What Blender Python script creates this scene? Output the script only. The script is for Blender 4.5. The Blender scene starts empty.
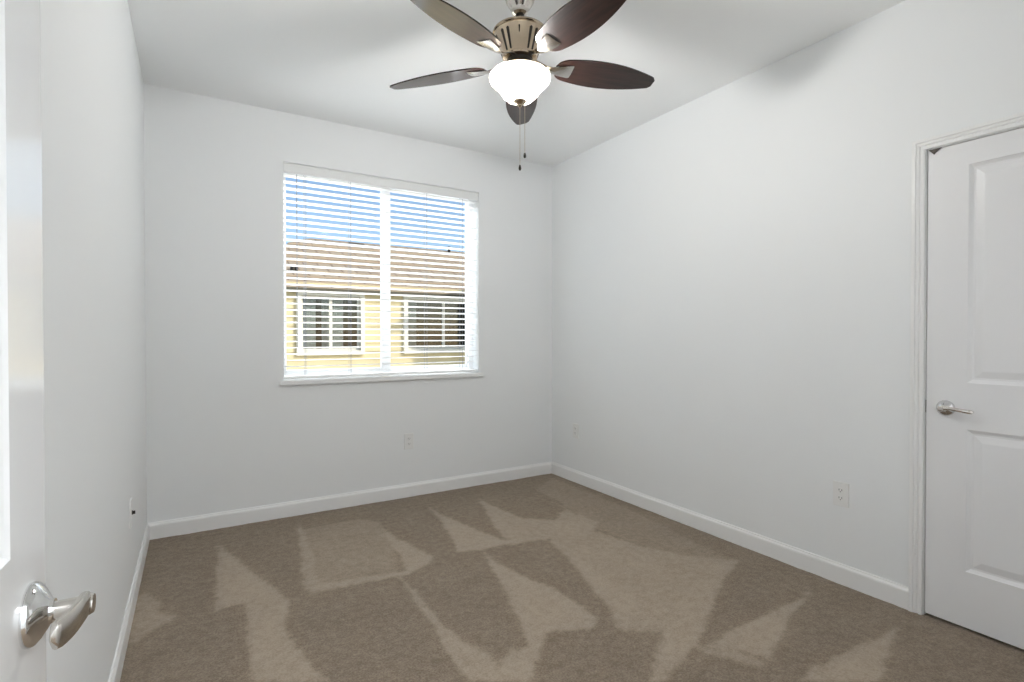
import bpy, bmesh, math, random
from mathutils import Vector, Matrix, Euler
random.seed(7)
PI = math.pi
C = bpy.context.scene.collection
SC = bpy.context.scene

# ------------------------------------------------------------------ camera
F_PX = 526.8
YAW = math.radians(31.21)
PITCH = math.radians(-0.60)
CAM = Vector((0.2434, 0.0, 1.235))
cd = bpy.data.cameras.new('camera'); cam = bpy.data.objects.new('camera', cd); C.objects.link(cam)
cd.sensor_fit = 'HORIZONTAL'; cd.sensor_width = 36.0; cd.lens = 36.0*F_PX/1024.0
cd.clip_start = 0.02; cd.clip_end = 400
cam.location = CAM; cam.rotation_euler = (PI/2+PITCH, 0, -YAW)
SC.camera = cam

# ------------------------------------------------------------------ world, sun, exposure
w = bpy.data.worlds.new('world'); SC.world = w; w.use_nodes = True
nt = w.node_tree; nt.nodes.clear()
sky = nt.nodes.new('ShaderNodeTexSky'); sky.sky_type = 'NISHITA'; sky.sun_disc = False
sky.sun_elevation = math.radians(34); sky.sun_rotation = math.radians(143); sky.air_density = 0.9; sky.dust_density = 1.0; sky.ozone_density = 1.5
bg = nt.nodes.new('ShaderNodeBackground'); bg.inputs[1].default_value = 0.19
wo = nt.nodes.new('ShaderNodeOutputWorld')
nt.links.new(sky.outputs[0], bg.inputs[0]); nt.links.new(bg.outputs[0], wo.inputs[0])
TO_SUN = Vector((0.60*math.cos(math.radians(34)), -0.80*math.cos(math.radians(34)), math.sin(math.radians(34))))
sd = bpy.data.lights.new('sun', 'SUN'); sd.energy = 3.4; sd.angle = math.radians(0.6); sd.color = (1.0, 0.95, 0.86)
so = bpy.data.objects.new('sun', sd); C.objects.link(so); so.rotation_euler = TO_SUN.to_track_quat('Z', 'Y').to_euler()
SC.view_settings.view_transform = 'Standard'; SC.view_settings.look = 'None'
SC.view_settings.exposure = 0.0; SC.view_settings.gamma = 1.0; SC.view_settings.use_curve_mapping = False
SC.cycles.max_bounces = 14; SC.cycles.diffuse_bounces = 8; SC.cycles.glossy_bounces = 5; SC.cycles.transparent_max_bounces = 24
SC.cycles.use_denoising = True; SC.cycles.sample_clamp_indirect = 6.0

def area(name, loc, direction, sx, sy, power, color=(1, 1, 1)):
    d = bpy.data.lights.new(name, 'AREA'); d.shape = 'RECTANGLE'; d.size = sx; d.size_y = sy; d.energy = power; d.color = color
    o = bpy.data.objects.new(name, d); C.objects.link(o); o.location = loc
    o.rotation_euler = Vector(direction).to_track_quat('-Z', 'Y').to_euler(); return o
# added fill lights, all out of view: room front, hall, two in the yard
area('front_fill', (2.0, 0.05, 1.05), (-0.25, 1, -0.05), 1.5, 1.3, 4, (0.94, 0.97, 1))
area('hall_fill', (0.6, -0.9, 2.6), (0, 0.35, -1), 0.9, 0.9, 48, (0.95, 0.975, 1))
area('yard_fill_high', (1.9, 3.857+2.4, 4.5), (-0.12, -2.4, -2.5), 5.0, 2.2, 880, (0.93, 0.97, 1.0))
area('yard_fill_low', (1.6, 3.857+3.0, -1.2), (-0.05, -3.0, 2.9), 5.0, 2.5, 170, (0.95, 0.98, 1.0))

# ------------------------------------------------------------------ materials
def newmat(name):
    m = bpy.data.materials.new(name); m.use_nodes = True
    return m, m.node_tree, m.node_tree.nodes['Principled BSDF']
def bump(nt, p, scale, strength, dist=0.002, detail=3, coord='Object'):
    tc = nt.nodes.new('ShaderNodeTexCoord'); n = nt.nodes.new('ShaderNodeTexNoise'); n.inputs['Scale'].default_value = scale; n.inputs['Detail'].default_value = detail
    b = nt.nodes.new('ShaderNodeBump'); b.inputs['Strength'].default_value = strength; b.inputs['Distance'].default_value = dist
    nt.links.new(tc.outputs[coord], n.inputs['Vector']); nt.links.new(n.outputs['Fac'], b.inputs['Height']); nt.links.new(b.outputs[0], p.inputs['Normal'])
    return n
def mat(name, col, rough=0.5, metal=0.0, bscale=None, bstr=0.2, bdist=0.001, vary=0.0, vscale=3.0, coat=0.0):
    m, nt, p = newmat(name)
    p.inputs['Base Color'].default_value = (*col, 1); p.inputs['Roughness'].default_value = rough; p.inputs['Metallic'].default_value = metal
    p.inputs['Coat Weight'].default_value = coat; p.inputs['Coat Roughness'].default_value = 0.12
    if bscale: bump(nt, p, bscale, bstr, bdist)
    if vary:
        tc = nt.nodes.new('ShaderNodeTexCoord'); n = nt.nodes.new('ShaderNodeTexNoise'); n.inputs['Scale'].default_value = vscale
        r = nt.nodes.new('ShaderNodeValToRGB')
        r.color_ramp.elements[0].position = 0.3; r.color_ramp.elements[1].position = 0.7
        r.color_ramp.elements[0].color = (*[c*(1-vary) for c in col], 1); r.color_ramp.elements[1].color = (*[min(1, c*(1+vary)) for c in col], 1)
        nt.links.new(tc.outputs['Object'], n.inputs['Vector']); nt.links.new(n.outputs['Fac'], r.inputs[0]); nt.links.new(r.outputs[0], p.inputs['Base Color'])
    return m
M = {}
M['wall'] = mat('wall_paint', (0.822, 0.836, 0.843), 0.55, bscale=60, bstr=0.10, bdist=0.0015)
M['ceiling'] = mat('ceiling_paint', (0.895, 0.908, 0.914), 0.8, bscale=55, bstr=0.12, bdist=0.0015)
M['trim'] = mat('trim_paint', (0.84, 0.84, 0.835), 0.30)
M['door'] = mat('door_paint', (0.79, 0.79, 0.79), 0.12, bscale=18, bstr=0.05, bdist=0.0015)
M['door_matte'] = mat('closet_door_paint', (0.80, 0.80, 0.81), 0.30, bscale=40, bstr=0.04)
M['vinyl'] = mat('white_vinyl', (0.86, 0.87, 0.88), 0.3, bscale=25, bstr=0.02)
M['slat'] = mat('blind_slat_white', (0.86, 0.86, 0.85), 0.35, bscale=30, bstr=0.02)
M['valance'] = mat('blind_valance_white', (0.80, 0.808, 0.805), 0.4, bscale=30, bstr=0.02)
M['cord'] = mat('blind_cord', (0.30, 0.32, 0.37), 0.8, bscale=200, bstr=0.1)
M['nickel'] = mat('brushed_nickel', (0.56, 0.46, 0.345), 0.22, 1.0, bscale=90, bstr=0.03)
M['nickel_light'] = mat('satin_nickel', (0.64, 0.61, 0.57), 0.20, 1.0, bscale=90, bstr=0.03)
M['chrome'] = mat('polished_nickel', (0.72, 0.72, 0.72), 0.10, 1.0, bscale=60, bstr=0.01)
M['dark_metal'] = mat('dark_metal', (0.06, 0.055, 0.05), 0.4, 1.0, bscale=60, bstr=0.02)
M['plastic'] = mat('outlet_plastic', (0.80, 0.80, 0.79), 0.3, bscale=60, bstr=0.02)
M['slot'] = mat('slot_dark', (0.03, 0.03, 0.03), 0.6, bscale=60, bstr=0.02)
M['siding'] = mat('cream_siding', (0.70, 0.60, 0.36), 0.8, bscale=25, bstr=0.2, vary=0.05)
M['ext_trim'] = mat('cream_trim', (0.80, 0.77, 0.66), 0.6, bscale=25, bstr=0.1)
M['shaded_fascia'] = mat('fascia_shade_paint', (0.10, 0.09, 0.06), 0.6, bscale=25, bstr=0.1)  # dark brown puts the shadow under the eave into the board's colour
M['curtain'] = mat('pale_curtain', (0.85, 0.87, 0.85), 0.9, bscale=60, bstr=0.2)
M['ext_dark'] = mat('dark_room', (0.035, 0.035, 0.035), 0.9, bscale=10, bstr=0.1)
M['ground'] = mat('outside_ground', (0.62, 0.60, 0.56), 0.9, bscale=5, bstr=0.3, vary=0.1, vscale=0.6)

def blade_mat():
    m, nt, p = newmat('espresso_wood')
    tc = nt.nodes.new('ShaderNodeTexCoord'); mp = nt.nodes.new('ShaderNodeMapping'); mp.inputs['Scale'].default_value = (2.5, 45, 45)
    n = nt.nodes.new('ShaderNodeTexNoise'); n.inputs['Scale'].default_value = 2; n.inputs['Detail'].default_value = 5
    r = nt.nodes.new('ShaderNodeValToRGB'); r.color_ramp.elements[0].color = (0.010, 0.0048, 0.004, 1); r.color_ramp.elements[1].color = (0.030, 0.014, 0.011, 1)
    r.color_ramp.elements[0].position = 0.3; r.color_ramp.elements[1].position = 0.75
    nt.links.new(tc.outputs['Object'], mp.inputs[0]); nt.links.new(mp.outputs[0], n.inputs['Vector']); nt.links.new(n.outputs['Fac'], r.inputs[0]); nt.links.new(r.outputs[0], p.inputs['Base Color'])
    p.inputs['Roughness'].default_value = 0.35; p.inputs['Specular IOR Level'].default_value = 0.12
    p.inputs['Coat Weight'].default_value = 1.0; p.inputs['Coat IOR'].default_value = 1.42; p.inputs['Coat Roughness'].default_value = 0.10
    return m
M['blade'] = blade_mat()
def bowl_mat():
    """lit frosted glass: glows, and lets a third of the bulb's light straight through"""
    m, nt, p = newmat('lit_frosted_glass')
    p.inputs['Base Color'].default_value = (0.9, 0.87, 0.78, 1); p.inputs['Roughness'].default_value = 0.25
    p.inputs['Emission Color'].default_value = (1.0, 0.93, 0.78, 1); p.inputs['Emission Strength'].default_value = 0.75
    bump(nt, p, 20, 0.03)
    t = nt.nodes.new('ShaderNodeBsdfTransparent'); mx = nt.nodes.new('ShaderNodeMixShader'); mx.inputs[0].default_value = 0.33
    nt.links.new(p.outputs[0], mx.inputs[1]); nt.links.new(t.outputs[0], mx.inputs[2]); nt.links.new(mx.outputs[0], nt.nodes['Material Output'].inputs['Surface'])
    return m
M['bowl'] = bowl_mat()
def glass_mat(name, tint, refl):
    m = bpy.data.materials.new(name); m.use_nodes = True; nt = m.node_tree; nt.nodes.clear()
    t = nt.nodes.new('ShaderNodeBsdfTransparent'); t.inputs[0].default_value = (*tint, 1)
    g = nt.nodes.new('ShaderNodeBsdfGlossy'); g.inputs['Roughness'].default_value = 0.02
    lw = nt.nodes.new('ShaderNodeLayerWeight'); lw.inputs[0].default_value = 0.5
    pw = nt.nodes.new('ShaderNodeMath'); pw.operation = 'POWER'; pw.inputs[1].default_value = 5; nt.links.new(lw.outputs['Facing'], pw.inputs[0])
    f = nt.nodes.new('ShaderNodeMath'); f.operation = 'MULTIPLY_ADD'; f.inputs[1].default_value = 0.85; f.inputs[2].default_value = refl; nt.links.new(pw.outputs[0], f.inputs[0])
    mx = nt.nodes.new('ShaderNodeMixShader'); o = nt.nodes.new('ShaderNodeOutputMaterial')
    nt.links.new(f.outputs[0], mx.inputs[0]); nt.links.new(t.outputs[0], mx.inputs[1]); nt.links.new(g.outputs[0], mx.inputs[2]); nt.links.new(mx.outputs[0], o.inputs[0])
    return m
M['glass'] = glass_mat('window_glass', (0.97, 0.98, 0.98), 0.0008)
M['ext_glass'] = glass_mat('house_window_glass', (0.80, 0.83, 0.83), 0.05)
def carpet_mat():
    m, nt, p = newmat('beige_carpet')
    L = nt.links
    at = nt.nodes.new('ShaderNodeAttribute'); at.attribute_name = 'nap'
    tc = nt.nodes.new('ShaderNodeTexCoord')
    def noise(s, d=3, rough=0.6):
        n = nt.nodes.new('ShaderNodeTexNoise'); n.inputs['Scale'].default_value = s; n.inputs['Detail'].default_value = d; n.inputs['Roughness'].default_value = rough
        L.new(tc.outputs['Object'], n.inputs['Vector']); return n
    def math_(op, a, b=None):
        n = nt.nodes.new('ShaderNodeMath'); n.operation = op
        for i, v in enumerate((a, b)):
            if v is None: continue
            if isinstance(v, (int, float)): n.inputs[i].default_value = v
            else: L.new(v, n.inputs[i])
        return n.outputs[0]
    big = noise(5.0, 5); fine = noise(120, 4, 0.75); mid = noise(28, 4, 0.7)
    v = math_('MULTIPLY', at.outputs['Fac'], 0.62)
    v = math_('ADD', v, math_('MULTIPLY', math_('SUBTRACT', big.outputs['Fac'], 0.5), 0.45))
    v = math_('ADD', v, math_('MULTIPLY', math_('SUBTRACT', mid.outputs['Fac'], 0.5), 1.15))
    v = math_('ADD', v, math_('MULTIPLY', math_('SUBTRACT', fine.outputs['Fac'], 0.5), 1.9))
    v = math_('ADD', v, 0.22)
    r = nt.nodes.new('ShaderNodeValToRGB')
    r.color_ramp.elements[0].color = (0.195, 0.148, 0.105, 1); r.color_ramp.elements[1].color = (0.420, 0.343, 0.265, 1)
    L.new(v, r.inputs[0]); L.new(r.outputs[0], p.inputs['Base Color'])
    p.inputs['Roughness'].default_value = 1.0; p.inputs['Specular IOR Level'].default_value = 0.05
    p.inputs['Sheen Weight'].default_value = 0.15
    b = nt.nodes.new('ShaderNodeBump'); b.inputs['Strength'].default_value = 0.7; b.inputs['Distance'].default_value = 0.006
    L.new(math_('ADD', fine.outputs['Fac'], mid.outputs['Fac']), b.inputs['Height']); L.new(b.outputs[0], p.inputs['Normal'])
    return m
M['carpet'] = carpet_mat()
def roof_mat():
    m, nt, p = newmat('tan_roof_tile')
    tc = nt.nodes.new('ShaderNodeTexCoord'); v = nt.nodes.new('ShaderNodeTexBrick')
    v.inputs['Scale'].default_value = 1.0; v.inputs['Brick Width'].default_value = 0.30; v.inputs['Row Height'].default_value = 0.33; v.inputs['Mortar Size'].default_value = 0.012
    v.inputs['Color1'].default_value = (0.52, 0.42, 0.30, 1); v.inputs['Color2'].default_value = (0.42, 0.33, 0.235, 1); v.inputs['Mortar'].default_value = (0.2, 0.14, 0.10, 1)
    nt.links.new(tc.outputs['UV'], v.inputs['Vector']); nt.links.new(v.outputs['Color'], p.inputs['Base Color'])
    p.inputs['Roughness'].default_value = 0.85
    return m
M['roof'] = roof_mat()

# ------------------------------------------------------------------ helpers
def obj(name, bm, m, parent=None, smooth=False, loc=None, rot=None, fix=True):
    if fix: bmesh.ops.recalc_face_normals(bm, faces=bm.faces[:])
    me = bpy.data.meshes.new(name); bm.to_mesh(me); bm.free()
    me.materials.append(M[m] if isinstance(m, str) else m)
    if smooth:
        for f in me.polygons: f.use_smooth = True
    o = bpy.data.objects.new(name, me); C.objects.link(o)
    if loc is not None: o.location = loc
    if rot is not None: o.rotation_euler = rot
    if parent is not None: o.parent = parent
    if smooth == 'auto':
        try: me.set_sharp_from_angle(angle=math.radians(35))
        except Exception: pass
    return o
def box(bm, x0, x1, y0, y1, z0, z1, bev=0.0):
    vs = [bm.verts.new((x, y, z)) for x in (x0, x1) for y in (y0, y1) for z in (z0, z1)]
    fs = [(0,1,3,2),(4,6,7,5),(0,4,5,1),(2,3,7,6),(0,2,6,4),(1,5,7,3)]
    faces = [bm.faces.new([vs[i] for i in f]) for f in fs]
    if bev > 0:
        es = list({e for f in faces for e in f.edges})
        bmesh.ops.bevel(bm, geom=es, offset=bev, segments=2, affect='EDGES', profile=0.6)
def lathe(bm, prof, n=40, mat4=None, cap=True):
    rings = []
    for r, z in prof:
        ring = []
        for k in range(n):
            a = 2*PI*k/n; v = Vector((r*math.cos(a), r*math.sin(a), z))
            ring.append(bm.verts.new(mat4 @ v if mat4 else v))
        rings.append(ring)
    for a, b in zip(rings, rings[1:]):
        for k in range(n):
            bm.faces.new((a[k], a[(k+1) % n], b[(k+1) % n], b[k]))
    if cap:
        bm.faces.new(rings[0]); bm.faces.new(rings[-1])
def sweep(bm, pts, secs, up=Vector((0, 0, 1))):
    """pts: centre points; secs: list of (half_w, half_h) superellipse sections"""
    n = 16; rings = []
    pts = [Vector(p) for p in pts]
    for i, p in enumerate(pts):
        t = (pts[min(i+1, len(pts)-1)]-pts[max(i-1, 0)]).normalized()
        s = t.cross(up).normalized(); u = s.cross(t).normalized(); a, b = secs[i]; ring = []
        for k in range(n):
            th = 2*PI*k/n; c, d = math.cos(th), math.sin(th)
            ring.append(bm.verts.new(p + s*a*math.copysign(abs(c)**0.7, c) + u*b*math.copysign(abs(d)**0.7, d)))
        rings.append(ring)
    for a, b in zip(rings, rings[1:]):
        for k in range(n): bm.faces.new((a[k], a[(k+1) % n], b[(k+1) % n], b[k]))
    bm.faces.new(rings[0]); bm.faces.new(rings[-1])
def tube(bm, p, q, r, n=10):
    p, q = Vector(p), Vector(q); d = q-p
    lathe(bm, [(r, 0), (r, d.length)], n, Matrix.Translation(p) @ d.to_track_quat('Z', 'Y').to_matrix().to_4x4())
def prism(bm, poly, origin, ax, ay, direction):
    """extrude the 2-D polygon (ax, ay axes) along direction"""
    o, ax, ay, d = Vector(origin), Vector(ax), Vector(ay), Vector(direction)
    a = [bm.verts.new(o+ax*p[0]+ay*p[1]) for p in poly]; b = [bm.verts.new(o+ax*p[0]+ay*p[1]+d) for p in poly]
    bm.faces.new(a); bm.faces.new(b)
    for i in range(len(a)): j = (i+1) % len(a); bm.faces.new((a[i], a[j], b[j], b[i]))
def struct(name, bm, m, parent=None, **k):
    o = obj(name, bm, m, parent, **k)
    if parent is None: o['kind'] = 'structure'
    return o
def empty(name, loc=(0, 0, 0), rotz=0, parent=None):
    o = bpy.data.objects.new(name, None); C.objects.link(o); o.location = loc; o.rotation_euler = (0, 0, rotz); o.empty_display_size = 0.05
    if parent: o.parent = parent
    return o
def tag(o, label, cat, group=None):
    o['label'] = label; o['category'] = cat
    if group: o['group'] = group
    return o

# ------------------------------------------------------------------ room shell
W, D, H = 3.0, 3.857, 2.745
T = 0.17
WX0, WX1, WZ0, WZ1 = 0.772, 2.262, 0.925, 2.412
def wall_with_hole(name, u0, u1, h0, h1, z1, zb, place):
    """wall u0..u1 x 0..H with a hole h0..h1 x zb..z1, thickness given by place"""
    bm = bmesh.new()
    for a, b, c, d in ((u0, h0, 0, H), (h1, u1, 0, H), (h0, h1, z1, H)) + (((h0, h1, 0, zb),) if zb > 0 else ()):
        place(bm, a, b, c, d)
    return struct(name, bm, 'wall')
wall_with_hole('wall_back', -T, W+T, WX0, WX1, WZ1, WZ0, lambda bm, a, b, c, d: box(bm, a, b, D, D+T, c, d))
bm = bmesh.new(); box(bm, -T, 0, -1.7, D, 0, H); struct('wall_left', bm, 'wall')
DY1 = 1.039; DY0 = DY1-0.766; DH = 2.045
wall_with_hole('wall_right', -0.12, D, DY0, DY1, DH, 0, lambda bm, a, b, c, d: box(bm, W, W+0.12, a, b, c, d))
wall_with_hole('wall_front', 0.0, W, 0.045, 0.865, 2.06, 0, lambda bm, a, b, c, d: box(bm, a, b, -0.12, 0.0, c, d))
bm = bmesh.new(); box(bm, -T, 1.5, -1.82, -1.7, 0, H); struct('wall_hall_end', bm, 'wall')
bm = bmesh.new(); box(bm, 1.4, 1.5, -1.7, -0.12, 0, H); struct('wall_hall_side', bm, 'wall')
bm = bmesh.new(); box(bm, W+0.62, W+0.70, -0.12, 1.6, 0, H); box(bm, W+0.12, W+0.62, 1.5, 1.6, 0, H); box(bm, W+0.12, W+0.62, -0.12, -0.04, 0, H); struct('wall_closet', bm, 'wall')
bm = bmesh.new(); box(bm, -T, W+0.72, -1.82, D+T, H, H+0.15); struct('ceiling', bm, 'ceiling')
bm = bmesh.new(); box(bm, -T, W+0.72, -1.82, D+T, -0.2, -0.02); struct('floor_slab', bm, 'wall')

# carpet: fine grid with a per-vertex nap value (direction the vacuum laid the pile)
def px_floor(px, py):
    X = (px-512)/F_PX; Z = -(py-341)/F_PX; Y = 1.0
    cp, sp = math.cos(PITCH), math.sin(PITCH)
    Yh = cp*Y - sp*Z; Zh = sp*Y + cp*Z
    t = -CAM.z/Zh
    X, Yh = X*t, Yh*t
    c, s = math.cos(YAW), math.sin(YAW)
    return (CAM.x + c*X + s*Yh, -s*X + c*Yh)
NAP = [ # (value, outline traced on the carpet)
 (1.0, [(219,541),(222,548),(262,578),(290,602),(283,625),(300,650),(330,682),(252,682),(248,640),(245,603),(228,608),(215,612),(216,585)]),
 (0.75, [(134,598),(146,592),(158,600),(162,612),(176,616),(172,622),(152,630),(138,640),(126,650)]),
 (0.9, [(297,522),(302,530),(312,548),(318,588),(312,596),(303,585),(301,560)]),
 (0.45, [(302,530),(360,519),(380,522),(392,560),(400,575),(318,588),(312,560)]),
 (0.55, [(360,519),(380,522),(400,562),(352,575),(318,585),(315,545),(330,524)]),
 (1.0, [(318,584),(352,579),(405,571),(433,555),(430,562),(410,574),(352,585),(318,592)]),
 (0.95, [(379,525),(392,535),(432,556),(405,571),(400,556),(388,540)]),
 (1.0, [(427,505),(440,514),(470,527),(510,543),(488,549),(458,552),(450,535),(440,520)]),
 (0.9, [(479,499),(500,509),(522,518),(572,521),(556,512),(580,515),(600,522),(585,533),(552,538),(510,545),(495,526)]),
 (0.75, [(538,497),(552,502),(572,512),(598,528),(585,535),(552,538),(556,520),(566,508)]),
 (1.0, [(482,550),(492,560),(520,574),(560,592),(588,610),(600,622),(590,630),(552,630),(540,648),(532,682),(480,682),(505,676),(500,660),(510,650),(528,646),(522,628),(512,605),(500,580),(490,564)]),
 (0.95, [(401,576),(410,585),(430,610),(460,640),(490,655),(505,670),(505,682),(470,682),(450,656),(430,620),(412,596)]),
 (1.0, [(548,540),(560,548),(585,562),(615,585),(640,605),(628,615),(605,600),(590,585),(572,562)]),
 (0.85, [(548,540),(575,530),(600,532),(640,546),(690,556),(738,560),(725,580),(700,628),(693,632),(660,632),(618,630),(610,610),(590,585),(570,560)]),
 (0.95, [(738,560),(722,582),(700,638),(690,650),(665,682),(650,682),(660,640),(665,630),(690,590),(716,565)]),
 (1.0, [(812,591),(790,603),(750,620),(712,642),(740,650),(768,658),(778,645),(786,625),(800,605)]),
 (0.75, [(700,646),(720,644),(765,662),(762,668),(730,660),(698,650)]),
 (1.0, [(898,627),(880,636),(840,655),(808,672),(800,682),(882,682),(888,655)]),
 (0.35, [(552,478),(620,505),(700,545),(736,560),(690,557),(640,545),(600,530),(560,502),(535,490)]),
]
NAPF = [(v, [px_floor(*p) for p in poly]) for v, poly in NAP]
def inside(x, y, poly):
    c = False; j = len(poly)-1
    for i in range(len(poly)):
        xi, yi = poly[i]; xj, yj = poly[j]
        if (yi > y) != (yj > y) and x < (xj-xi)*(y-yi)/(yj-yi)+xi: c = not c
        j = i
    return c
from mathutils import noise as mnoise
st = 0.0165
nx = int((W+0.66)/st); ny = int((D+1.7)/st)
verts = []; faces = []; nap = []
for j in range(ny+1):
    for i in range(nx+1):
        x = i*(W+0.66)/nx; y = -1.7 + j*(D+1.7)/ny
        n1 = mnoise.noise((x*9, y*9, 0)); n2 = mnoise.noise((x*9, y*9, 5)); n3 = mnoise.noise((x*45, y*45, 9)); n4 = mnoise.noise((x*45, y*45, 3))
        xx, yy = x+0.008*n1+0.009*n3, y+0.008*n2+0.009*n4
        v = 0.0
        for val, poly in NAPF:
            if inside(xx, yy, poly): v = max(v, val)
        nap.append(v)
        verts.append((x, y, 0.0015*n3+0.002*n1))
for j in range(ny):
    for i in range(nx):
        a = j*(nx+1)+i; faces.append((a, a+1, a+nx+2, a+nx+1))
# one light smoothing pass of the nap
sm = nap[:]
for j in range(1, ny):
    for i in range(1, nx):
        a = j*(nx+1)+i; sm[a] = (nap[a]*4+nap[a-1]+nap[a+1]+nap[a-nx-1]+nap[a+nx+1])/8
me = bpy.data.meshes.new('floor'); me.from_pydata(verts, [], faces); me.materials.append(M['carpet'])
at = me.attributes.new('nap', 'FLOAT', 'POINT'); at.data.foreach_set('value', sm)
for f in me.polygons: f.use_smooth = True
fl = bpy.data.objects.new('floor', me); C.objects.link(fl); fl['kind'] = 'structure'

# baseboards
BB = [(0, -0.02), (0.014, -0.02), (0.014, 0.078), (0.0125, 0.086), (0.008, 0.092), (0.006, 0.100), (0, 0.100)]
def baseboard(name, p, q, nrm):
    bm = bmesh.new(); prism(bm, BB, p, nrm, (0, 0, 1), Vector(q)-Vector(p)); return struct(name, bm, 'trim')
baseboard('baseboard_back', (0, D, 0), (W, D, 0), (0, -1, 0))
baseboard('baseboard_left', (0, 0, 0), (0, D, 0), (1, 0, 0))
baseboard('baseboard_right', (W, DY1+0.051, 0), (W, D, 0), (-1, 0, 0))
baseboard('baseboard_front', (0.93, 0, 0), (W, 0, 0), (0, 1, 0))

# door casing: profile u = away from opening, v = out of wall
CP = [(0, 0), (0, 0.008), (0.003, 0.011), (0.012, 0.012), (0.015, 0.007), (0.018, 0.007), (0.022, 0.012), (0.031, 0.013), (0.034, 0.018), (0.046, 0.018), (0.048, 0.015), (0.048, 0)]
def casing(name, a, b, z, wallp, along, out):
    """frame around opening from a to b (coordinate on axis 'along'), height z"""
    bm = bmesh.new(); rows = []
    al, ou = Vector(along), Vector(out)
    for u, v in CP:
        pts = [(a-u, -0.005), (a-u, z+u), (b+u, z+u), (b+u, -0.005)]
        rows.append([bm.verts.new(Vector(wallp)+al*p+Vector((0, 0, 1))*q+ou*v) for p, q in pts])
    for r, s in zip(rows, rows[1:]):
        for k in range(3): bm.faces.new((r[k], r[k+1], s[k+1], s[k]))
    for k in (0, 3): bm.faces.new([r[k] for r in rows])
    return struct(name, bm, 'trim')
casing('trim_1', DY0-0.003, DY1+0.003, DH+0.003, (W, 0, 0), (0, 1, 0), (-1, 0, 0))
casing('trim_2', 0.045-0.004, 0.865+0.004, 2.064, (0, 0, 0), (1, 0, 0), (0, 1, 0))
# jamb lining and stop of the closet opening
bm = bmesh.new()
for y0, y1 in ((DY0-0.001, DY0+0.0005), (DY1-0.0005, DY1+0.001)): box(bm, W-0.002, W+0.12, y0, y1, 0, DH)
box(bm, W-0.002, W+0.12, DY0, DY1, DH-0.0005, DH+0.001)
for y0, y1 in ((DY0, DY0+0.012), (DY1-0.012, DY1)): box(bm, W+0.043, W+0.075, y0, y1, 0, DH)
box(bm, W+0.043, W+0.075, DY0, DY1, DH-0.012, DH)
struct('trim_3', bm, 'trim')

# ------------------------------------------------------------------ panelled doors
def door_slab(w, h, panels, th=0.035):
    """local x 0..w from hinge, z 0..h, moulded face looking to -y at y=0, back at +th"""
    bm = bmesh.new()
    xs = sorted({0, w, panels[0][0], panels[0][1]}); zs = sorted({0, h} | {p[2] for p in panels} | {p[3] for p in panels})
    for yy, sgn in ((0, 1), (th, -1)):
        for xa, xb in zip(xs, xs[1:]):
            for za, zb in zip(zs, zs[1:]):
                if any(p[0] == xa and p[1] == xb and p[2] == za and p[3] == zb for p in panels):
                    rings = []
                    for ins, dep in ((0, 0), (0.004, 0.0035), (0.014, 0.0095), (0.022, 0.0105), (0.048, 0.004), (0.052, 0.0035)):
                        rings.append([bm.verts.new((x, yy+sgn*dep, z)) for x, z in ((xa+ins, za+ins), (xb-ins, za+ins), (xb-ins, zb-ins), (xa+ins, zb-ins))])
                    for r, s in zip(rings, rings[1:]):
                        for k in range(4): bm.faces.new((r[k], r[(k+1) % 4], s[(k+1) % 4], s[k]))
                    bm.faces.new(rings[-1])
                else:
                    bm.faces.new([bm.verts.new((x, yy, z)) for x, z in ((xa, za), (xb, za), (xb, zb), (xa, zb))])
    bmesh.ops.remove_doubles(bm, verts=bm.verts[:], dist=1e-5)
    for a, b in (((0, 0), (w, 0)), ((w, 0), (w, h)), ((w, h), (0, h)), ((0, h), (0, 0))):
        bm.faces.new([bm.verts.new((a[0], 0, a[1])), bm.verts.new((b[0], 0, b[1])), bm.verts.new((b[0], th, b[1])), bm.verts.new((a[0], th, a[1]))])
    bmesh.ops.remove_doubles(bm, verts=bm.verts[:], dist=1e-5)
    return bm
def lever(parent, x, z, d=-1, LL=0.096, hh=1.0):
    """handle at local x, z; lever points along d*x, out of the y=0 face"""
    R_ = Matrix.Translation((x, 0, z)) @ Matrix.Rotation(PI/2, 4, 'X')   # local z -> -y
    bm = bmesh.new(); lathe(bm, [(0.0335, 0), (0.0338, 0.003), (0.032, 0.007), (0.026, 0.012), (0.018, 0.0165), (0.0135, 0.019), (0.0125, 0.022)], 48, R_)
    h = obj('door_handle', bm, 'chrome', parent, smooth='auto')
    bm = bmesh.new(); lathe(bm, [(0.0095, 0.018), (0.0095, 0.040), (0.0105, 0.043), (0.0118, 0.047), (0.0118, 0.053), (0.010, 0.0565), (0.004, 0.0575)], 32, R_)
    obj('handle_neck', bm, 'nickel_light', h, smooth='auto')
    bm = bmesh.new()
    pts = []; secs = []
    for i in range(17):
        t = i/16; xx = x-0.006*d+LL*t*d; off = 0.0475+0.004*math.sin(t*PI)-0.016*t**2.0; zz = z+0.004*math.sin(t*PI*1.6)
        e = 1 if t < 0.9 else math.sqrt(max(0.05, 1-((t-0.9)/0.1)**2))
        pts.append((xx, -off, zz)); secs.append(((0.0062-0.001*t)*e, (0.0118+(hh-1)*0.011*min(1, t*3)-0.0015*math.sin(t*PI))*e))
    sweep(bm, pts, secs)
    obj('lever', bm, 'nickel_light', h, smooth='auto')
    return h
PAN = lambda w, s: [(s, w-s, 0.235, 0.83), (s, w-s, 1.025, 1.935)]

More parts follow.
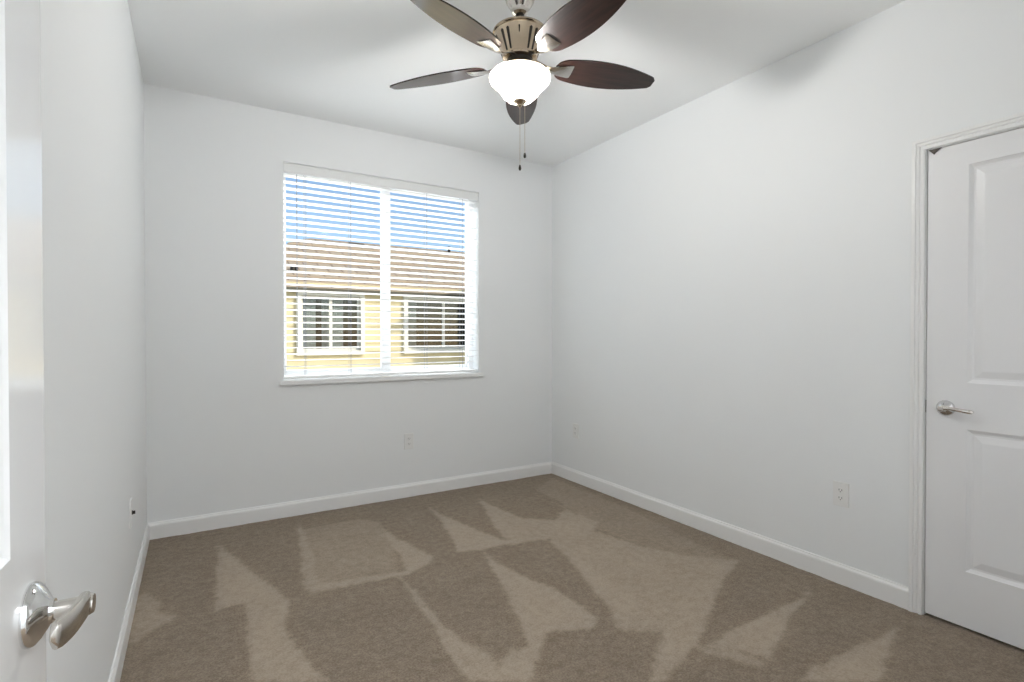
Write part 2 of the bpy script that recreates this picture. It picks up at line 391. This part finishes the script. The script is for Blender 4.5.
# closet door in the right wall (closed): local x runs towards the camera from the visible latch edge
wd = 0.760
dr = struct('door_2', door_slab(wd, 2.030, PAN(wd, 0.142)), 'door_matte', loc=(W+0.004, DY1-0.003, 0.012), rot=(0, 0, -PI/2))
lever(dr, 0.070, 0.912, 1, 0.112, 0.72)
bm = bmesh.new(); box(bm, -0.0028, 0.0, -0.001, 0.026, 0.885, 0.94); obj('strike_plate', bm, 'dark_metal', dr)
bm = bmesh.new(); prism(bm, [(0.002, 2.032), (0.050, 2.0315), (0.028, 2.016), (0.022, 2.009), (0.016, 2.016)], (0, -0.006, 0), (1, 0, 0), (0, 0, 1), (0, 0.0055, 0))
obj('ball_catch', bm, 'dark_metal', dr)
# entry door, swung open along the left wall
wl = 0.806; aL = math.radians(87.0)
dl = struct('door_1', door_slab(wl, 2.035, [(0.112, wl-0.112, 0.235, 0.83), (0.112, wl-0.112, 1.000, 1.935)]), 'door', loc=(0.0506, 0.012, 0.012), rot=(0, 0, aL))
lever(dl, wl-0.060, 0.920, -1, 0.066, 1.35)

# ------------------------------------------------------------------ window
wy = D+0.115     # room face of the window frame
bm = bmesh.new()
FW = 0.036
box(bm, WX0, WX0+0.022, wy, wy+0.055, WZ0, WZ1, 0.003); box(bm, WX1-FW, WX1, wy, wy+0.055, WZ0, WZ1, 0.003)
box(bm, WX0+0.022, WX1-FW, wy, wy+0.055, WZ0, WZ0+0.045, 0.003); box(bm, WX0+0.022, WX1-FW, wy, wy+0.055, WZ1-FW, WZ1, 0.003)
win = struct('window_1', bm, 'vinyl')
xm = (WX0+WX1)/2
def sash(x0, x1, y, sw0, sw1):
    bm = bmesh.new(); z0, z1 = WZ0+0.045, WZ1-FW; s = 0.022
    box(bm, x0, x0+sw0, y, y+0.022, z0, z1, 0.002); box(bm, x1-sw1, x1, y, y+0.022, z0, z1, 0.002)
    box(bm, x0+sw0, x1-sw1, y, y+0.022, z0, z0+s, 0.002); box(bm, x0+sw0, x1-sw1, y, y+0.022, z1-s, z1, 0.002)
    o = obj('sash', bm, 'vinyl', win)
    bm = bmesh.new(); box(bm, x0+sw0, x1-sw1, y+0.009, y+0.013, z0+s, z1-s); obj('pane', bm, 'glass', o)
sash(WX0+0.022, xm+0.036, wy+0.004, 0.010, 0.072)
sash(xm-0.030, WX1-FW, wy+0.029, 0.060, 0.012)
bm = bmesh.new(); box(bm, xm-0.012, xm+0.012, wy-0.010, wy+0.004, 1.62, 1.67, 0.003); obj('latch', bm, 'vinyl', win)
bm = bmesh.new(); box(bm, WX0-0.028, WX1+0.028, D-0.026, D, WZ0-0.028, WZ0+0.004, 0.005); box(bm, WX0+0.0005, WX1-0.0005, D-0.002, wy, WZ0-0.001, WZ0+0.004)
struct('window_sill', bm, 'trim')

# blind: valance, 2-inch slats, bottom rail, ladder cords
by = D+0.052
bl = empty('window_blind', ((WX0+WX1)/2, by, WZ1))
tag(bl, 'white horizontal slat blind lowered inside the window opening, slats tilted open', 'blind')
def bobj(name, bm, m, parent=bl):
    o = obj(name, bm, m, parent); 
    if parent is bl: o.matrix_parent_inverse = Matrix.Translation(bl.location).inverted()
    return o
bx0, bx1 = WX0+0.006, WX1-0.006
bm = bmesh.new(); prism(bm, [(0, 0), (0.006, 0), (0.010, 0.006), (0.010, 0.052), (0.006, 0.060), (0.004, 0.068), (0, 0.068)], (bx0-0.004, D+0.016, WZ1-0.0685), (0, -1, 0), (0, 0, 1), (bx1-bx0+0.008, 0, 0))
bobj('valance', bm, 'valance')
bm = bmesh.new(); box(bm, bx0+0.004, bx1-0.004, by-0.026, by+0.026, WZ1-0.050, WZ1-0.003, 0.002); bobj('headrail', bm, 'slat')
ztop, zbot, pitch = WZ1-0.078, WZ0+0.062, 0.0438
ns = int((ztop-zbot)/pitch)
tilt = math.radians(8)
slat_me = None
for k in range(ns+1):
    z = ztop-k*pitch
    if slat_me is None:
        bm = bmesh.new(); n = 6; a = []; b = []
        prof = []
        for i in range(n+1):
            u = -0.025+0.05*i/n; prof.append((u, 0.0022*(1-(u/0.025)**2)+0.0014))
        for i in range(n, -1, -1):
            u = -0.025+0.05*i/n; prof.append((u, 0.0022*(1-(u/0.025)**2)-0.0014))
        prism(bm, prof, (-(bx1-bx0)/2, 0, 0), (0, 1, 0), (0, 0, 1), (bx1-bx0, 0, 0))
        o = obj('slat', bm, 'slat', bl); slat_me = o
    else:
        o = slat_me.copy(); C.objects.link(o); o.parent = bl
    o.location = (0, 0, z-WZ1); o.rotation_euler = (-tilt+math.radians(random.uniform(-1, 1)), 0, 0)
bm = bmesh.new(); box(bm, bx0, bx1, by-0.025, by+0.025, WZ0+0.010, WZ0+0.030, 0.004); bobj('bottom_rail', bm, 'slat')
for cx in (0.915, 1.225, 1.815, 2.125):
    bm = bmesh.new()
    for dy in (-0.0262, 0.0262): tube(bm, (cx, by+dy, WZ0+0.03), (cx, by+dy, WZ1-0.05), 0.0013, 6)
    tube(bm, (cx+0.012, by, WZ0+0.03), (cx+0.012, by, WZ1-0.05), 0.0008, 6)
    bobj('ladder_cord', bm, 'cord')
bm = bmesh.new(); tube(bm, (0.86, D+0.020, 1.15), (0.86, D+0.018, WZ1-0.07), 0.0022, 6); bobj('tilt_wand', bm, 'cord')

# ------------------------------------------------------------------ outlets and jack plates
def plate(name, loc, rotz, kind, label, cat, group=None):
    """built facing local -y, base point at the wall behind the plate centre"""
    t = empty(name, loc, rotz); tag(t, label, cat, group)
    bm = bmesh.new(); box(bm, -0.037, 0.037, -0.0055, 0.004, -0.060, 0.060, 0.002); obj('cover_plate', bm, 'plastic', t)
    if kind == 'duplex':
        for dz in (-0.0195, 0.0195):
            bm = bmesh.new(); prism(bm, [(0.0165*math.copysign(abs(math.cos(a))**0.6, math.cos(a)), 0.0135*math.copysign(abs(math.sin(a))**0.8, math.sin(a))) for a in [2*PI*k/24 for k in range(24)]], (0, -0.0055, dz), (1, 0, 0), (0, 0, 1), (0, -0.002, 0))
            r = obj('receptacle', bm, 'plastic', t)
            bm = bmesh.new(); box(bm, -0.0078, -0.0052, -0.0078, -0.0070, dz-0.001, dz+0.008); box(bm, 0.0052, 0.0078, -0.0078, -0.0070, dz-0.001, dz+0.007)
            lathe(bm, [(0.0024, 0), (0.0024, 0.0006)], 12, Matrix.Translation((0, -0.0072, dz-0.0065)) @ Matrix.Rotation(PI/2, 4, 'X'))
            obj('slot', bm, 'slot', r)
        bm = bmesh.new(); lathe(bm, [(0.003, 0), (0.0028, 0.0012)], 12, Matrix.Translation((0, -0.0055, 0)) @ Matrix.Rotation(PI/2, 4, 'X')); obj('screw', bm, 'plastic', t)
    else:
        bm = bmesh.new(); lathe(bm, [(0.010, 0), (0.010, 0.002), (0.0075, 0.002), (0.0075, 0.012), (0.001, 0.0121)], 16, Matrix.Translation((0, -0.0055, 0)) @ Matrix.Rotation(PI/2, 4, 'X'))
        c = obj('coax_jack', bm, 'dark_metal', t); c['label'] = 'dark round threaded jack'
        for dz in (-0.042, 0.042):
            bm = bmesh.new(); lathe(bm, [(0.003, 0), (0.0028, 0.0012)], 12, Matrix.Translation((0, -0.0055, dz)) @ Matrix.Rotation(PI/2, 4, 'X')); obj('screw', bm, 'plastic', t)
plate('wall_outlet', (W, 1.387, 0.445), -PI/2, 'duplex', 'white duplex outlet on the right wall nearest the closet door', 'outlet', )
plate('wall_outlet', (W, 3.51, 0.432), -PI/2, 'duplex', 'small white duplex outlet on the right wall close to the far corner', 'outlet')
plate('wall_outlet', (1.655, D, 0.425), 0, 'duplex', 'white duplex outlet on the back wall below the window', 'outlet')
plate('cable_jack', (0, 2.90, 0.440), PI/2, 'coax', 'white wall plate with a dark round jack on the left wall above the baseboard', 'wall plate')

# ------------------------------------------------------------------ ceiling fan
FX, FY, ZB = 1.480, 1.974, 2.430
fan = empty('ceiling_fan', (FX, FY, H)); tag(fan, 'brushed nickel ceiling fan with five dark wood blades and a lit frosted glass bowl', 'ceiling fan')
def fobj(name, bm, m, parent=fan, smooth='auto', rotz=0):
    """geometry given with z in room height and x, y about the fan axis"""
    bmesh.ops.translate(bm, verts=bm.verts[:], vec=(0, 0, -H))
    if rotz: bmesh.ops.rotate(bm, verts=bm.verts[:], cent=(0, 0, 0), matrix=Matrix.Rotation(rotz, 3, 'Z'))
    return obj(name, bm, m, parent, smooth=smooth)
bm = bmesh.new(); lathe(bm, [(0.066, H-0.001), (0.068, H-0.012), (0.066, H-0.030), (0.061, H-0.048), (0.050, H-0.066), (0.040, H-0.076), (0.036, H-0.082), (0.034, H-0.096), (0.026, H-0.101), (0.014, H-0.102)], 48); fobj('canopy', bm, 'nickel_light')
bm = bmesh.new(); lathe(bm, [(0.018, H-0.096), (0.019, H-0.104), (0.012, H-0.112)], 24); fobj('hanger_ball', bm, 'dark_metal')
bm = bmesh.new(); lathe(bm, [(0.0115, H-0.104), (0.0115, 2.582)], 24); fobj('downrod', bm, 'nickel')
bm = bmesh.new(); lathe(bm, [(0.012, 2.590), (0.022, 2.588), (0.026, 2.580), (0.060, 2.578), (0.100, 2.574), (0.114, 2.570), (0.119, 2.565), (0.120, 2.560), (0.117, 2.556), (0.113, 2.554), (0.076, 2.458), (0.077, 2.452), (0.074, 2.447), (0.066, 2.445), (0.03, 2.445)], 64)
hs = fobj('motor_housing', bm, 'nickel')
AG = math.radians(90-32.1-1.3)+PI      # a gap between two blades faces the doorway
for k in range(5):     # per blade gap: two tall flared slots and one short slot between them
    for da, za, zb, hw in ((-28, 2.462, 2.542, 0.0042), (28, 2.462, 2.542, 0.0042), (0, 2.515, 2.540, 0.0022)):
        rr = lambda z: 0.076+(z-2.458)*(0.113-0.076)/(2.554-2.458)
        p0 = Vector((rr(za), 0, za)); p1 = Vector((rr(zb), 0, zb)); td = p1-p0; nrm = Vector((td.z, 0, -td.x)).normalized()
        bm = bmesh.new(); prism(bm, [(-hw*0.8, 0), (hw*0.8, 0), (hw*1.5, 0.94), (0, 1.0), (-hw*1.5, 0.94)], p0-nrm*0.003, (0, 1, 0), td, nrm*0.0045)
        fobj('vent_slot', bm, 'dark_metal', hs, rotz=AG+math.radians(da)+2*PI*k/5, smooth=False)
bm = bmesh.new(); lathe(bm, [(0.050, 2.446), (0.056, 2.443), (0.056, 2.428), (0.048, 2.424)], 48); fobj('flywheel', bm, 'dark_metal')
bm = bmesh.new(); lathe(bm, [(0.046, 2.426), (0.058, 2.424), (0.064, 2.417), (0.066, 2.408), (0.080, 2.400), (0.104, 2.394), (0.112, 2.389), (0.112, 2.384), (0.05, 2.383)], 56); fobj('light_fitter', bm, 'nickel')
# glass bowl: rounded shoulder, bell-shaped body
bp = [(0.106, 2.388), (0.122, 2.384), (0.132, 2.375), (0.134, 2.364), (0.129, 2.350), (0.118, 2.338), (0.104, 2.326), (0.092, 2.312), (0.082, 2.298), (0.070, 2.284), (0.058, 2.273), (0.040, 2.266), (0.020, 2.263), (0.006, 2.262)]
bm = bmesh.new(); lathe(bm, bp, 64, cap=False); fobj('lamp_bowl', bm, 'bowl', smooth=True)
ld = bpy.data.lights.new('fan_bulb', 'POINT'); ld.energy = 104; ld.shadow_soft_size = 0.05; ld.color = (0.98, 0.97, 0.95)
lo = bpy.data.objects.new('fan_bulb', ld); C.objects.link(lo); lo.parent = fan; lo.location = (0, 0, 2.318-H)
bm = bmesh.new(); lathe(bm, [(0.029, 2.269), (0.030, 2.265), (0.027, 2.260), (0.018, 2.254), (0.010, 2.250), (0.009, 2.244), (0.004, 2.240)], 32); fobj('finial', bm, 'nickel')
# blades and their holders
def blade_bm():
    bm = bmesh.new(); n = 44; r0, r1 = 0.165, 0.655; top = []; bot = []
    for i in range(n+1):
        t = i/n; r = r0+(r1-r0)*t
        # half width: rounded root, widest past the middle, narrow clipped tip
        hw = 0.082*math.sin(PI*(0.20+0.70*t))**0.85
        if t < 0.10: hw *= math.sqrt(max(0.0, 1-((0.10-t)/0.10)**2))*0.65+0.35
        if t > 0.975: hw *= 1-0.35*((t-0.975)/0.025)
        top.append((r, hw)); bot.append((r, -hw))
    poly = top+bot[::-1]
    prism(bm, poly, (0, 0, -0.003), (1, 0, 0), (0, 1, 0), (0, 0, 0.006))
    return bm
def holder_bm():
    bm = bmesh.new(); rows = []
    prof = [(0.052, 0.016, 0.018), (0.075, 0.014, 0.017), (0.100, 0.013, 0.006), (0.125, 0.014, -0.006), (0.150, 0.019, -0.0105), (0.175, 0.026, -0.0105), (0.205, 0.033, -0.0090), (0.235, 0.038, -0.0065), (0.243, 0.036, -0.0045)]
    for r, hw, z in prof:
        ring = []
        for k in range(10):
            v = -1+2*k/9; ring.append(bm.verts.new((r, hw*v, z-0.0035*(1-v*v))))
        for k in range(9, -1, -1):
            v = -1+2*k/9; ring.append(bm.verts.new((r, hw*v, z+0.0025)))
        rows.append(ring)
    for a, b in zip(rows, rows[1:]):
        for k in range(20): bm.faces.new((a[k], a[(k+1) % 20], b[(k+1) % 20], b[k]))
    bm.faces.new(rows[0]); bm.faces.new(rows[-1])
    return bm
PB = math.radians(13)
BA0 = math.radians(90-32.1-1.3)
b0 = h0 = None
for k in range(5):
    a = BA0+2*PI*k/5
    R_ = Matrix.Rotation(a, 4, 'Z') @ Matrix.Rotation(-PB, 4, 'X')
    if b0 is None:
        b0 = obj('blade', blade_bm(), 'blade', fan); h0 = obj('blade_holder', holder_bm(), 'nickel_light', b0, smooth='auto')
        b, h = b0, h0
    else:
        b = b0.copy(); C.objects.link(b); b.parent = fan
        h = h0.copy(); C.objects.link(h); h.parent = b
    b.rotation_euler = R_.to_euler(); b.location = (0, 0, ZB-H)
# pull chains
for (cx, cy, z1) in ((-0.001, -0.002, 1.965), (0.018, -0.012, 2.020)):
    bm = bmesh.new(); tube(bm, (cx, cy, z1+0.02), (cx, cy, 2.262), 0.0011, 6)
    ch = fobj('pull_chain', bm, 'nickel', smooth=False)
    bm = bmesh.new(); lathe(bm, [(0.001, z1+0.022), (0.004, z1+0.018), (0.0058, z1+0.008), (0.006, z1+0.003), (0.004, z1-0.003), (0.001, z1-0.004)], 16, Matrix.Translation((cx, cy, 0)))
    fobj('chain_pull', bm, 'dark_metal', ch)

# ------------------------------------------------------------------ outside: the house across the way
NY = 10.9
bm = bmesh.new(); box(bm, -30, 40, 4.3, 45, -3.2, -3.0); struct('ground', bm, 'ground')
hx0, hx1, zev = -4.2, 15.0, 2.10
house = empty('neighbor_house', (5.0, NY, -3.0)); tag(house, 'cream sided house with tan tile roof seen through the blind slats', 'house')
hinv = Matrix.Translation(house.location).inverted()
def hobj(name, bm, m, parent=house):
    o = obj(name, bm, m, parent)
    if parent is house: o.matrix_parent_inverse = hinv
    return o
HW = [(NY*math.tan(math.radians(9.35))+CAM.x, NY*math.tan(math.radians(15.1))+CAM.x, 0.93, 2.02), (NY*math.tan(math.radians(19.9))+CAM.x, NY*math.tan(math.radians(19.9))+CAM.x+1.75, 0.93, 2.02)]
bm = bmesh.new()
# lap siding strips, sawtooth profile, split around the window openings
e = 0.17; z = -3.0
xsH = [hx0]+[v for wdw in HW for v in wdw[:2]]+[hx1]
while z < zev:
    z2 = z+e
    for i in range(len(xsH)-1):
        hole = i % 2 == 1
        segs = [(z, z2)]
        if hole:
            a, b = HW[i//2][2], HW[i//2][3]
            segs = [s for s in ((z, min(z2, a)), (max(z, b), z2)) if s[1]-s[0] > 1e-4]
        for s0, s1 in segs:
            f0, f1 = (s0-z)/e, (s1-z)/e
            prism(bm, [(0.018*(1-f0), s0), (0.018*(1-f1), s1), (-0.05, s1), (-0.05, s0)], (xsH[i], NY, 0), (0, -1, 0), (0, 0, 1), (xsH[i+1]-xsH[i], 0, 0))
    z = z2
hobj('wall', bm, 'siding')
bm = bmesh.new(); box(bm, hx0, hx1, NY+1.6, NY+6.5, -3, zev); hobj('wall', bm, 'ext_dark')
bm = bmesh.new(); box(bm, hx0, hx0+0.1, NY+0.05, NY+6.4, -3, zev); hobj('side_wall', bm, 'siding'); bm = bmesh.new(); box(bm, hx1-0.1, hx1, NY+0.05, NY+6.4, -3, zev); hobj('side_wall', bm, 'siding')
for x0, x1, z0, z1 in HW:
    bm = bmesh.new(); t = 0.085
    for a, b, c, d in ((x0-t, x0, z0-t, z1+t), (x1, x1+t, z0-t, z1+t), (x0, x1, z1, z1+t), (x0, x1, z0-t, z0)): box(bm, a, b, NY-0.085, NY+0.02, c, d, 0.004)
    f = 0.045; m0 = (x0+x1)/2
    for a, b, c, d in ((x0, x0+f, z0, z1), (x1-f, x1, z0, z1), (x0+f, x1-f, z1-f, z1), (x0+f, x1-f, z0, z0+f), (m0-0.03, m0+0.03, z0+f, z1-f)): box(bm, a, b, NY+0.02, NY+0.06, c, d)
    wn = hobj('window', bm, 'ext_trim'); wn.matrix_parent_inverse = hinv
    bm = bmesh.new(); box(bm, x0+f, x1-f, NY+0.038, NY+0.044, z0+f, z1-f); hobj('pane', bm, 'ext_glass', wn)
    bm = bmesh.new(); box(bm, x0-0.1, x1+0.1, NY+1.2, NY+1.25, z0-0.4, z1+0.3); hobj('room_behind', bm, 'ext_dark', wn)
    segs = [(0.03, 0.27), (0.37, 0.74)] if x0 < 3 else [(0.03, 0.16)]
    for a, b in segs:
        bm = bmesh.new(); n = 48; rows = []
        for i in range(n+1):
            xx = x0+(x1-x0)*(a+(b-a)*i/n); yy = NY+0.16+0.010*math.sin(i*1.3)
            rows.append((bm.verts.new((xx, yy, z0+0.02)), bm.verts.new((xx, yy, z1-0.02))))
        for p, q in zip(rows, rows[1:]): bm.faces.new((p[0], q[0], q[1], p[1]))
        bmesh.ops.solidify(bm, geom=bm.faces[:], thickness=0.004)
        hobj('curtain', bm, 'curtain', wn)
# hip roof of tan tiles
ov = 0.17; ye = NY-ov; yr = NY+3.2; zr = 3.70; z_e = 2.135; yb = NY+6.5
def roof_pt(y): return z_e+(y-ye)*(zr-z_e)/(yr-ye)
bm = bmesh.new(); uvl = bm.loops.layers.uv.new('UVMap')
xl, xr_, rl, rr = hx0-ov, hx1+ov, -1.2, 12.0
rl = CAM.x + yr*math.tan(math.radians(31.21)+math.atan((311-512)/F_PX))
hipx = rl-(yr-ye)
def rows_face(P0, P1, Q0, Q1, rows):
    """stepped tile courses from eave P0-P1 up to ridge Q0-Q1"""
    P0, P1, Q0, Q1 = map(Vector, (P0, P1, Q0, Q1)); L = ((Q0+Q1)/2-(P0+P1)/2).length
    for i in range(rows):
        a, b = i/rows, (i+1)/rows
        A0, A1 = P0.lerp(Q0, a), P1.lerp(Q1, a); B0, B1 = P0.lerp(Q0, b), P1.lerp(Q1, b)
        up = Vector((0, 0, 0.035))
        f = bm.faces.new([bm.verts.new(v) for v in (A0+up, A1+up, B1, B0)])
        ed = (P1-P0).normalized()
        for l, v in zip(f.loops, (A0, A1, B1, B0)): l[uvl].uv = ((v-P0).dot(ed), b*L if v in (B0, B1) else a*L)
        f2 = bm.faces.new([bm.verts.new(v) for v in (A0, A1, A1+up, A0+up)])
        for l in f2.loops: l[uvl].uv = (0.1, a*L+0.1)
EL, ER = (hipx, ye, z_e), (xr_, ye, z_e); BL, BR = (hipx, yb, z_e), (xr_, yb, z_e); RL, RR = (rl, yr, zr), (rr, yr, zr)
rows_face(EL, ER, RL, RR, 11); rows_face(BR, BL, RR, RL, 11); rows_face(BL, EL, RL, RL, 11); rows_face(ER, BR, RR, RR, 11)
hobj('roof', bm, 'roof')
bm = bmesh.new(); box(bm, hipx, xr_, ye-0.02, ye+0.02, z_e-0.045, z_e+0.02); box(bm, hipx, xr_, ye+0.02, NY-0.02, z_e-0.045, z_e-0.03); hobj('shaded_fascia', bm, 'shaded_fascia')
def roof_on(px, py):
    """point of the front roof slope seen at a photo pixel"""
    X = (px-512)/F_PX; Z = -(py-341)/F_PX; cp, sp = math.cos(PITCH), math.sin(PITCH); c, s = math.cos(YAW), math.sin(YAW)
    Yh = cp-sp*Z; Zh = sp+cp*Z; d = Vector((c*X+s*Yh, -s*X+c*Yh, Zh)); k = (zr-z_e)/(yr-ye)
    t = (z_e+(CAM.y-ye)*k-CAM.z)/(d.z-d.y*k); return CAM+d*t
for px, py, r, h in ((292, 272, 0.035, 0.12), (296, 272, 0.035, 0.12), (449, 253, 0.04, 0.18)):
    p = roof_on(px, py); bm = bmesh.new(); lathe(bm, [(r, -0.15), (r, h), (r*0.7, h), (r*0.7, h-0.05)], 14, Matrix.Translation(p)); hobj('vent_pipe', bm, 'dark_metal')
p = roof_on(355, 246); bm = bmesh.new(); box(bm, p.x-0.18, p.x+0.22, p.y-0.1, p.y+0.1, p.z-0.12, p.z+0.07, 0.02); hobj('roof_vent', bm, 'dark_metal')

# unseen house at the right, shaped to throw shade beside the right-hand window
def wall_pt(px, py, y=NY-0.018):
    X = (px-512)/F_PX; Z = -(py-341)/F_PX; cp, sp = math.cos(PITCH), math.sin(PITCH); c, s = math.cos(YAW), math.sin(YAW)
    Yh = cp-sp*Z; Zh = sp+cp*Z; d = Vector((c*X+s*Yh, -s*X+c*Yh, Zh)); return CAM+d*((y-CAM.y)/d.y)
yS = 6.9
def back(px, py):
    p = wall_pt(px, py); return p+TO_SUN*((yS-p.y)/TO_SUN.y)
side = empty('unseen_shade_house', (10, yS-1.5, -3)); side['kind'] = 'structure'
sinv = Matrix.Translation(side.location).inverted()
e0 = back(389, 330); e1 = back(389, 326); g1 = back(409, 318); g2 = back(440, 300); wl_ = back(414, 351)
slope = (g2.z-e1.z)/(g2.x-e1.x)
az = Vector((0.6, -0.8, 0)); rw = 9.0; xw = wl_.x; zw = e1.z+slope*(xw-e1.x)
bm = bmesh.new(); prism(bm, [(xw, e0.z), (xw, zw), (e1.x+rw/2, e1.z+slope*rw/2), (e1.x+rw, e1.z), (e1.x+rw, e0.z)], (0, yS, 0), (1, 0, 0), (0, 0, 1), az*5)
o = obj('roof', bm, 'roof', side); o.matrix_parent_inverse = sinv
bm = bmesh.new(); prism(bm, [(e0.x, e0.z), (e1.x, e1.z), (xw, zw+0.01), (xw, e0.z)], (0, yS, 0), (1, 0, 0), (0, 0, 1), az*0.05)
o = obj('barge_board', bm, 'shaded_fascia', side); o.matrix_parent_inverse = sinv
bm = bmesh.new(); prism(bm, [(xw, -3), (xw, e0.z), (e1.x+rw-0.4, e0.z), (e1.x+rw-0.4, -3)], (0, yS-0.02, 0), (1, 0, 0), (0, 0, 1), az*4.9)
o = obj('wall', bm, 'siding', side); o.matrix_parent_inverse = sinv
